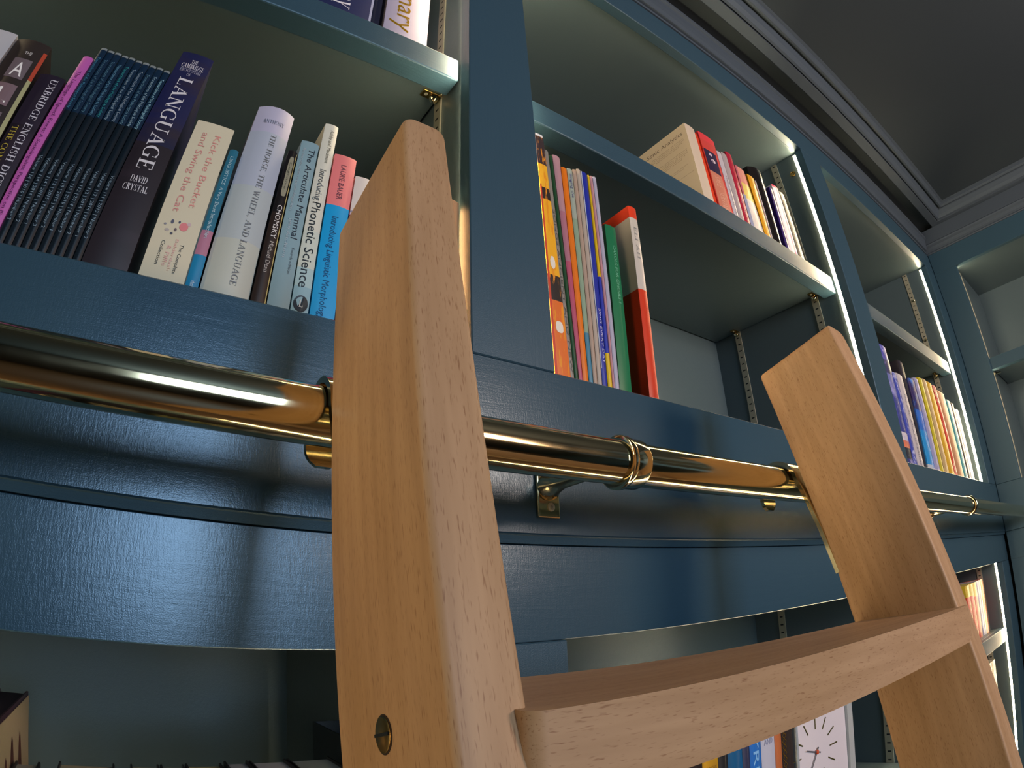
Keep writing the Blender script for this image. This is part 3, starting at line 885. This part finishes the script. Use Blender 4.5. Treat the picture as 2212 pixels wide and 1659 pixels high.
# --- left bay upper shelf
GU = 'dictionaries on the top shelf of the left bay'
Z1 = .7162
b = Book('dark navy dictionary with white lettering on the top shelf', .0600, .1515, .0600, .1515, .98, .494, Z1, [(0, '1a2350')], hard=True, group=GU, dep=.26, coat=.6, bulge=.003)
b.text('DICTIONARY', 'serif', True, .35, .945, .52, .30, 'd8d8e0')
b = Book('navy book with a gleaming silver edge beside the lilac dictionary', .1522, .1690, .1522, .1690, .96, .500, Z1, [(0, '0e1430')], hard=True, group=GU, dep=.25, coat=.8)
b.patch(.02, .20, .0, 1, 'c4c4d4', 'silver_edge')
b = Book('wide lilac dictionary with gold script lettering on the top shelf', .1735, .2420, .1735, .2420, .97, .494, Z1, 'a49fb6', hard=True, group=GU, dep=.26, bulge=.003)
o = b.text('Dictionary', 'sans', True, .10, .93, .48, .46, 'd8b030', 'title')
o.data.materials[0] = simple('gold_foil', (0.85, 0.66, 0.15), .3, .8)

# --- second bay, bottom: thin books and choir books
GB = 'books standing in the bay right of the left ladder stile'


def thin(label, x0, x1, t0, t1, zt, col, y=.474, **kw):
    return Book(label, x0, x1, t0, t1, zt, y, FZ, col, group=GB, dep=kw.pop('dep', .22), **kw)


b = thin('glossy orange and yellow magazine with a black picture on its spine', .4040, .4275, .4040, .4180, .618,
         [(0, 'e07028'), (.075, 'e07028'), (.105, '2a2220'), (.14, 'f0b020'), (.255, '2a2220'), (.275, 'f0b428'), (.315, '3a2c30')], y=.472, noise=('e8941c', (200, 200, 30), .55, .6), coat=.5, bulge=.0006)
b.patch(.02, .16, .25, 1, 'c8401c', 'red_edge'); b.patch(.0, .9, 0, .012, 'f0f0ec', 'white_head')
b.patch(.3, .7, .55, .60, 'e8e0d0', 'print', rnd=1.); b.patch(.3, .8, .79, .83, 'e8e0d0', 'print', rnd=.7)
b = thin('grey book squeezed beside the glossy orange magazine', .4277, .4352, .4182, .4270, .596, '8a857c')
b.text('SONGS ANCIENT AND NEW', 'sans', True, .3, .95, .5, .4, '5c5850')
thin('dark green slim book left of the pink one', .4354, .4418, .4272, .4336, .590, '1f4a2a')
thin('dusty pink slim book with a worn spine', .4420, .4478, .4338, .4472, .5945, [(0, 'b0506a'), (.17, 'a87080'), (.25, 'b08890')])
thin('bright orange slim book among pale ones', .4480, .4568, .4476, .4582, .578, 'dc7414')
b = thin('grey and sage green slim book with a blue foot', .4570, .4638, .4586, .4687, .581, [(0, '3f7c96'), (.075, '3f7c96'), (.0755, '87a088'), (.245, '9aa79a')])
b.text('Singing the', 'sans', True, .03, .16, .5, .4, '4a4a80')
thin('pale beige slim booklet right of the sage green book', .4640, .4708, .4689, .4768, .584, 'a89484')
thin('pale stone slim booklet left of the blue music book', .4710, .4782, .4770, .4850, .589, 'aca194')
b = thin('royal blue music book with a white thin line at the left', .4784, .4868, .4852, .4972, .588, '1c2c98')
b.patch(0, .12, 0, .9, 'b0b8c8', 'white_edge'); b.text('SING EVERY DAY', 'sans', True, .66, .88, .6, .4, 'c8c8e8')
thin('blue book with yellow bands at head and foot', .4870, .4950, .4974, .5016, .587, [(0, 'd8b820'), (.055, '2c3aa8'), (.165, 'd0b01c')])
thin('slim dusty rose booklet beside the yellow banded one', .4952, .4990, .5018, .5078, .5875, 'b88a94')
thin('slim lilac-white booklet at the end of the thin books', .4992, .5069, .5080, .5152, .589, 'a8a8bc')
b = thin('green carol book with pale green letters down the spine', .5078, .5292, .5200, .5408, .5085, '177048', y=.475)
b.text('CAROLS FOR CHOIRS 1', 'sans', True, .13, .48, .62, .26, '6fb894')
b = thin('red and cream vocal score standing forward of the green carol book', .5588, .5770, .5742, .5912, .5640, [(0, 'b8b0a4'), (.010, 'c8381c'), (.170, 'c2beb4'), (.295, 'd23c1e')], y=.473, dep=.19, rough=.35)
b.text('ELIJAH', 'serif', True, .12, .30, .50, .34, '8c8c88')

# --- second bay, top shelf
GT = 'books on the upper shelf of the second bay'
Z2 = .7083


def up(label, x0, x1, t0, t1, zt, col, y=.500, **kw):
    return Book(label, x0, x1, t0, t1, zt, y, Z2, col, group=GT, dep=kw.pop('dep', .23), **kw)


b = up('large cream book whose printed side cover faces left', .8405, .8735, .8390, .8715, .925, 'c6b8a4', dep=.235, hard=True, rough=.5)


def side_text(bk, txt, style, y0, y1, zfrac, hg, col):
    V, F = serif(txt) if style == 'serif' else sans(txt)
    mnx = min(v[0] for v in V); mxx = max(v[0] for v in V)
    bm = nb(); vv = []
    cap = 1 if style == 'serif' else .72
    for vx, vy in V:
        u = (vx - mnx) / (mxx - mnx); q = vy / cap
        z = bk.z0 + bk.h * (zfrac + hg * q); k = (z - bk.z0) / bk.h
        # seen from the left the text runs from the fore edge towards the spine
        vv.append(bm.verts.new((bk.x[0] + (bk.x[2] - bk.x[0]) * k - .0002, bk.y + y0 + (y1 - y0) * u, z)))
    for fc in F:
        try: bm.faces.new([vv[i] for i in fc])
        except ValueError: pass
    obj('title', bm, simple('ink_' + col, col, .5), bk.root)


side_text(b, 'Sonic Analytics', 'sans', .116, .012, .872, .050, '6e6055')
for i, (zz, ya, yb_) in enumerate(((.82, .105, .015), (.80, .11, .012), (.78, .108, .02), (.76, .095, .03), (.68, .09, .012), (.66, .10, .012), (.64, .10, .012), (.62, .10, .02), (.60, .10, .03), (.51, .07, .02), (.49, .07, .03), (.40, .05, .01))):
    side_text(b, 'the notation of sound and its study in time with notes'[:54 if ya - yb_ > .1 else 22], 'sans', ya, yb_, zz, .014, '93816e')
up('thin orange-red book squeezed beside the big cream cover', .8745, .8890, .8725, .8850, .918, 'd8401e', y=.503)
b = up('red score with a dark picture panel and a tan lower half', .8893, .9385, .8853, .9405, .930, [(0, 'c8423a'), (.2, 'd83c44')])
b.patch(.04, .80, .22, .50, '2e2440'); b.patch(.3, .5, .25, .29, 'c8b8c8', 'figure', rnd=1.); b.patch(.35, .62, .32, .37, 'd8c8d0', 'figure', rnd=1.)
b.patch(.04, .80, .50, 1.0, 'c07a62'); b.text('SAUL & SOLOMON', 'serif', True, .54, 1.0, .42, .34, 'd8a890')
b = up('pale lilac book between the red score and grey folder', .9388, .9570, .9408, .9590, .903, 'b9b4bc'); b.text('THE CHORAL YEAR', 'sans', True, .35, .98, .5, .3, '7a7684')
up('plain grey folder left of the crimson book', .9573, .9778, .9593, .9805, .910, 'a39a9c')
b = up('crimson book with small white lettering near the foot', .9780, .9990, .9808, 1.0030, .924, 'a81c38'); b.text('The management of it', 'sans', True, .40, .98, .5, .3, 'e0b8b8')
b = up('pink, yellow and white book brightly lit on the shelf', 1.0000, 1.0515, 1.0060, 1.0420, .897, [(0, 'd6d4cc'), (.095, 'dcc860'), (.14, 'd89080')])
b.patch(0, .22, .45, 1, '98a0b8', 'blue_edge'); b.patch(0, .15, 0, .45, 'b86070', 'pink_edge')
b = up('mustard yellow book beside the black album', 1.0520, 1.0760, 1.0500, 1.0790, .893, 'd59a14', y=.499)
up('thin pale book with a beaded edge in front of the black album', 1.0763, 1.0840, 1.0793, 1.0860, .888, 'a8a0a4', y=.499)
up('fat black album with rounded top corners', 1.0845, 1.1420, 1.0865, 1.1480, .944, '181414', rough=.25, bulge=.012, hard=True)
up('slim deep violet book right of the black album', 1.1425, 1.1592, 1.1485, 1.1650, .905, '2e1c62')
b = up('white and hot pink slim book near the shelf end', 1.1595, 1.1970, 1.1700, 1.1990, .925, 'e4dce4'); b.patch(.55, .85, 0, 1, 'dc4878', 'pink_stripe'); b.patch(0, 1, 0, .03, 'd83860', 'pink_head')
b = up('charcoal book with cream capitals closest to the side panel', 1.1975, 1.2290, 1.1995, 1.2240, .918, '3a3836')
b.text('DUTCH & FRENCH SONG', 'sans', True, .12, .97, .6, .42, 'c8c090')

# --- third bay, bottom
GC = 'books in the third bay above the rail'


def far(label, x0, x1, t0, t1, zt, col, y=.490, **kw):
    return Book(label, x0, x1, t0, t1, zt, y, FZ, col, group=GC, dep=kw.pop('dep', .25), **kw)


far('tall blue and coral annual seen beside the right ladder stile', 1.5470, 1.6050, 1.5560, 1.6050, .590, [(0, '2a2a78'), (.03, '1c1c30'), (.06, 'c06a50'), (.08, 'b8b8c8'), (.1, '2c3484'), (.20, '5a62a8'), (.26, '303060'), (.30, '3a3aa0')], noise=('8a8ac8', (30, 30, 40), .55, .7), coat=.4)
far('blue patterned book left of the white one in third bay', 1.6055, 1.6380, 1.6055, 1.6380, .520, [(0, '2c3c9c')], noise=('9aa2d0', (60, 60, 60), .5, .6))
b = far('white book with grey lettering between two blue books', 1.6385, 1.6940, 1.6385, 1.6890, .524, 'a8a6b0'); b.text('THE BIRD ATLAS OF BRITAIN', 'sans', True, .2, .95, .5, .25, '6c6c78')
far('tall near-black book rising behind the blue one', 1.6945, 1.7330, 1.7000, 1.7450, .578, [(0, '1c1628')], y=.494)
far('violet to sky blue book in the middle of third bay', 1.7335, 1.7960, 1.7500, 1.8060, .532, [(0, 'a8b4c4'), (.03, '1c84c8'), (.13, '2a62c0'), (.19, '2a2060')], noise=('3478d0', (30, 30, 30), .55, .7))
far('lilac spined book before the yellow-green one', 1.7965, 1.8520, 1.8065, 1.8450, .545, '8a8eb8')
far('narrow yellow-green book left of the tan and yellow ones', 1.8525, 1.8910, 1.8560, 1.8990, .556, 'b0a81c')
far('sand coloured book between the two yellow books', 1.8960, 1.9480, 1.9000, 1.9440, .560, 'b09a6c')
far('strong yellow book left of the thin red one', 1.9485, 2.0160, 1.9445, 1.9980, .560, 'c8a018')
far('thin red book with pale flecks in the third bay', 2.0165, 2.0510, 2.0060, 2.0470, .560, [(0, 'c84030')], noise=('e0b0a0', (60, 60, 60), .5, .6))
far('peach brown book left of the turquoise one', 2.0515, 2.1380, 2.0475, 2.1320, .550, 'b07a52')
b = far('turquoise book with small pale lettering', 2.1385, 2.1920, 2.1385, 2.1960, .534, '2f94a0'); b.text('A BOOK OF RIVERS', 'sans', True, .2, .95, .5, .3, '9cc8cc')
far('dark brown-black book right of the turquoise one', 2.1970, 2.2350, 2.1970, 2.2360, .532, '241a20')
far('white booklet beside the third bay light', 2.2355, 2.2650, 2.2355, 2.2650, .515, 'd0ccc8')
far('second white booklet touching the third bay side panel', 2.2655, 2.3000, 2.2655, 2.3000, .520, 'dcd8d0', y=.492)

# --- lower cupboards
GD = 'books below the rail behind the tread'
ZL2 = -.3998
edges = [.5450, .5871, .6257, .6585, .6792, .7124, .7297, .7579, .7938, .8126, .8450]
cols = [[(0, '241c22')], [(0, '2a2426')], [(0, 'c9a024')], [(0, '1c2026')], [(0, '0f5a8c')], [(0, '2c3250')], [(0, '1f6cc0')], [(0, 'b8bccc')], [(0, 'b5683c')], [(0, '2c2220')]]
labs = ['charcoal book left of the black one under the tread', 'black book left of the yellow one under the tread', 'yellow book standing low under the ladder tread', 'black book between the yellow and deep blue ones', 'deep blue book low behind the tread',
        'slate book between the two blue ones', 'bright blue book with pale capitals low behind the tread', 'pale lilac-white book left of the orange-brown one', 'orange-brown narrow book near the clock', 'dark book with gold lattice spine beside the clock']
for i, lb in enumerate(labs):
    b = Book(lb, edges[i], edges[i + 1], edges[i], edges[i + 1], -.165 + .012 * math.sin(i * 2.3), .498, ZL2, cols[i], group=GD, dep=.17, hard=i % 3 == 0)
    if i == 2: b.text('ORGAN', 'sans', False, .15, .85, .2, .03, '9a7a10')
    if i == 6: b.text('LYRICS', 'sans', True, .08, .55, .5, .5, '7fb8e8')
    if i == 7: b.text('AND', 'sans', False, .15, .8, .2, .04, '8890b0')
    if i == 9:
        bm = nb()
        for k in range(26):
            za = b.z0 + .004 + k * .0088
            for sg in (0, 1):
                p, q = (.06, .34) if sg == 0 else (.34, .06)
                A = b.pt(p, b.h - (za - b.z0), .0005); Bp = b.pt(q, b.h - (za + .0088 - b.z0), .0005)
                v = [bm.verts.new(A + Vector((-.0006, 0, 0))), bm.verts.new(A + Vector((.0006, 0, 0))), bm.verts.new(Bp + Vector((.0006, 0, 0))), bm.verts.new(Bp + Vector((-.0006, 0, 0)))]
                bm.faces.new(v)
        obj('gold_lattice', bm, simple('gold_foil', (0.85, 0.66, 0.15), .3, .8), b.root)

# clock
CX, CZ, CY = .9175, -.262, .500
CK_ = thing('clock', 'square white table clock with baton hour marks beside the dark books', 'clock', (CX + .03, CY, ZL2))
bm = nb()
x0, x1, z0_, z1_ = .8500, 1.0500, ZL2, -.150
bm2 = nb(); add_box(bm2, x0, x1, CY + .004, CY + .045, z0_, z1_, .002)
obj('case', bm2, simple('clock_case', (.62, .68, .74), .4), CK_)
bm2 = nb()
for a in ((x0, x0 + .006, z0_, z1_), (x1 - .020, x1, z0_, z1_)): add_box(bm2, a[0], a[1], CY - .004, CY + .004, a[2], a[3])
for a in ((x0 + .006, x1 - .020, z0_, z0_ + .01), (x0 + .006, x1 - .020, z1_ - .01, z1_)): add_box(bm2, a[0], a[1], CY - .004, CY + .004, a[2], a[3])
obj('bezel', bm2, simple('clock_bezel', (.60, .64, .66), .35), CK_)
obj('dial', add_box(nb(), x0 + .006, x1 - .0205, CY + .001, CY + .0039, z0_ + .01, z1_ - .01), simple('clock_dial', (.86, .84, .86), .4), CK_)
for h_ in range(12):
    a = math.radians(h_ * 30 + 2)
    bm2 = nb(); s_, c_ = math.sin(a), math.cos(a)
    for v in [(-.0011, .037), (.0011, .037), (.0011, .057), (-.0011, .057)]:
        pass
    P = [Vector((CX + (s_ * r * 1.3 + c_ * q), CY + dy, CZ + (c_ * r - s_ * q))) for dy in (.0002, .0009) for (q, r) in ((-.0011, .037), (.0011, .037), (.0011, .057), (-.0011, .057))]
    vv = [bm2.verts.new(p) for p in P]
    for f in ((0, 1, 2, 3), (7, 6, 5, 4), (0, 4, 5, 1), (1, 5, 6, 2), (2, 6, 7, 3), (3, 7, 4, 0)): bm2.faces.new([vv[i] for i in f])
    obj('hour_mark', bm2, simple('mark_gold', (.35, .33, .14), .35, .4), CK_)


def hand(name, ang, ln, wd, dy):
    a = math.radians(ang); s_, c_ = math.sin(a), math.cos(a); bm2 = nb()
    P = [Vector((CX + (s_ * r * 1.3 + c_ * q), CY - dy + d_, CZ + (c_ * r - s_ * q))) for d_ in (0, .0006) for (q, r) in ((-wd, -.008), (wd, -.008), (wd * .5, ln), (-wd * .5, ln))]
    vv = [bm2.verts.new(p) for p in P]
    for f in ((0, 1, 2, 3), (7, 6, 5, 4), (0, 4, 5, 1), (1, 5, 6, 2), (2, 6, 7, 3), (3, 7, 4, 0)): bm2.faces.new([vv[i] for i in f])
    obj(name, bm2, simple('hand_grey', (.35, .35, .38), .4), CK_)


hand('minute_hand', 213, .050, .0012, .0015); hand('hour_hand', 292, .028, .0013, .0025)
obj('centre_cap', add_lathe(nb(), (CX, CY - .001, CZ), (0, -1, 0), [(0, .004), (.002, .0035), (.003, .001)], 14), simple('cap_orange', (.75, .3, .15), .4), CK_, smooth=True)

# third bay, below the rail
GE = 'paperbacks on the lit shelf below the rail at the right'
ZL3 = -.2448
xs3 = [2.012, 2.065, 2.115, 2.165, 2.20, 2.225, 2.262]
c3 = [[(0, 'b82c20'), (.135, 'c8b030')], [(0, 'bc2c22'), (.135, 'c8b030')], [(0, 'c03026'), (.13, 'ccb430')], [(0, '8080a8')], [(0, 'c8c8cc')], [(0, 'c43020')]]
l3 = ['leftmost yellow and red paperback on the lit lower right shelf', 'middle of the three yellow and red paperbacks at lower right', 'third yellow and red paperback beside the violet-grey one', 'violet-grey thin paperback right of three red ones',
      'white thin paperback left of the last red one', 'red and gold paperback nearest the lower light']
for i in range(6):
    b = Book(l3[i], xs3[i], xs3[i + 1], xs3[i] + .004, xs3[i + 1] + .004, -.072 + .001 * i, .525, ZL3, c3[i], group=GE, dep=.14)
    if i < 3: b.patch(.75, .9, .3, 1, 'c8a860', 'gilt_line')
    if i == 5: b.patch(.0, .2, 0, 1, 'd0a840', 'gilt_line'); b.patch(.8, .95, 0, 1, 'd0a840', 'gilt_line')
for i in range(4):
    Book(['gold spined hardback', 'green and white flecked hardback', 'cream hardback', 'brown hardback'][i] + ' on the bottom visible shelf, lower right', 2.03 + i * .055, 2.084 + i * .055, 2.03 + i * .055, 2.084 + i * .055, -.335, .515, -.6398,
         [(0, ['a88a3c', '6a8a50', 'c8b888', '6a4a30'][i])], group='hardbacks under the lit lower shelf', dep=.2, noise=('d0c8a0', (50, 50, 50), .5, .6))

# --- lower left cupboard: books seen over their tops
GF = 'books low in the left bay seen over their page tops'
ZL1 = -.4198
low = [(-.0970, -.0720, -.160, 'a39a88'), (-.0545, .0010, -.158, 'a89c80'), (.0155, .0452, -.158, 'a8a070'), (.0455, .0708, -.158, 'a8a070'), (.0711, .1092, -.157, 'a09c78'), (.1110, .1372, -.155, '8c90a0'), (.1378, .1782, -.155, '8c90a0'), (.1790, .2270, -.155, '80868e')]
ll = ['small book beside the tall cream cover, low left', 'wide cream-topped book, second from the low left corner', 'yellowish book right of the dark gap, low left', 'yellowish book fourth from the low left corner', 'yellow-grey book at the middle of the low left shelf',
      'narrow grey-topped book low on the left shelf', 'wide grey-topped book low on the left shelf', 'dim grey-topped book beside the black file']
for (a, b_, zt, pc_), lb in zip(low, ll):
    Book(lb, a, b_, a, b_, zt, .492, ZL1, '17141a', hard=True, group=GF, dep=.190, pages=simple('pages_' + pc_, pc_, .8))
b = Book('tall book with a cream cover of brown fingers at the low left edge', -.1350, -.1000, -.1350, -.1000, -.108, .52, ZL1, '3c1c2c', hard=True, group=GF, dep=.285, pages=simple('plum_box_top', '33202a', .6))
obj('cover_picture', add_box(nb(), -.0999, -.0993, .5205, .8045, ZL1 + .003, -.1125), simple('cream_cover', (.72, .66, .54), .5), b.root)
for k, (yy, hh) in enumerate(((.60, .085), (.635, .088), (.675, .10), (.73, .095))):
    bm = nb()
    vv = [bm.verts.new((-.0991, yy + .021 * math.cos(t), -.30 + (.065 + hh) * math.sin(t) if math.sin(t) > 0 else -.36)) for t in [math.pi * 2 * i / 24 for i in range(24)]]
    bm.faces.new(vv)
    obj('finger_print', bm, simple('finger_brown', (.36, .20, .16), .5), b.root)
FI = thing('magazine_file', 'black open magazine file standing beside the left stile, low left', 'file box', (.253, .6, ZL1))
bm = nb()
add_box(bm, .2370, .2390, .500, .770, ZL1 + .002, -.130); add_box(bm, .2740, .2760, .500, .770, ZL1 + .002, -.130)
add_box(bm, .2390, .2740, .768, .770, ZL1 + .002, -.130); add_box(bm, .2390, .2740, .500, .502, ZL1 + .002, -.290); add_box(bm, .2390, .2740, .502, .768, ZL1 + .002, ZL1 + .004)
obj('shell', bm, simple('file_black', (.03, .03, .035), .5), FI)
obj('papers', add_box(nb(), .2410, .2700, .510, .760, ZL1 + .004, -.150), PAPER_O, FI)
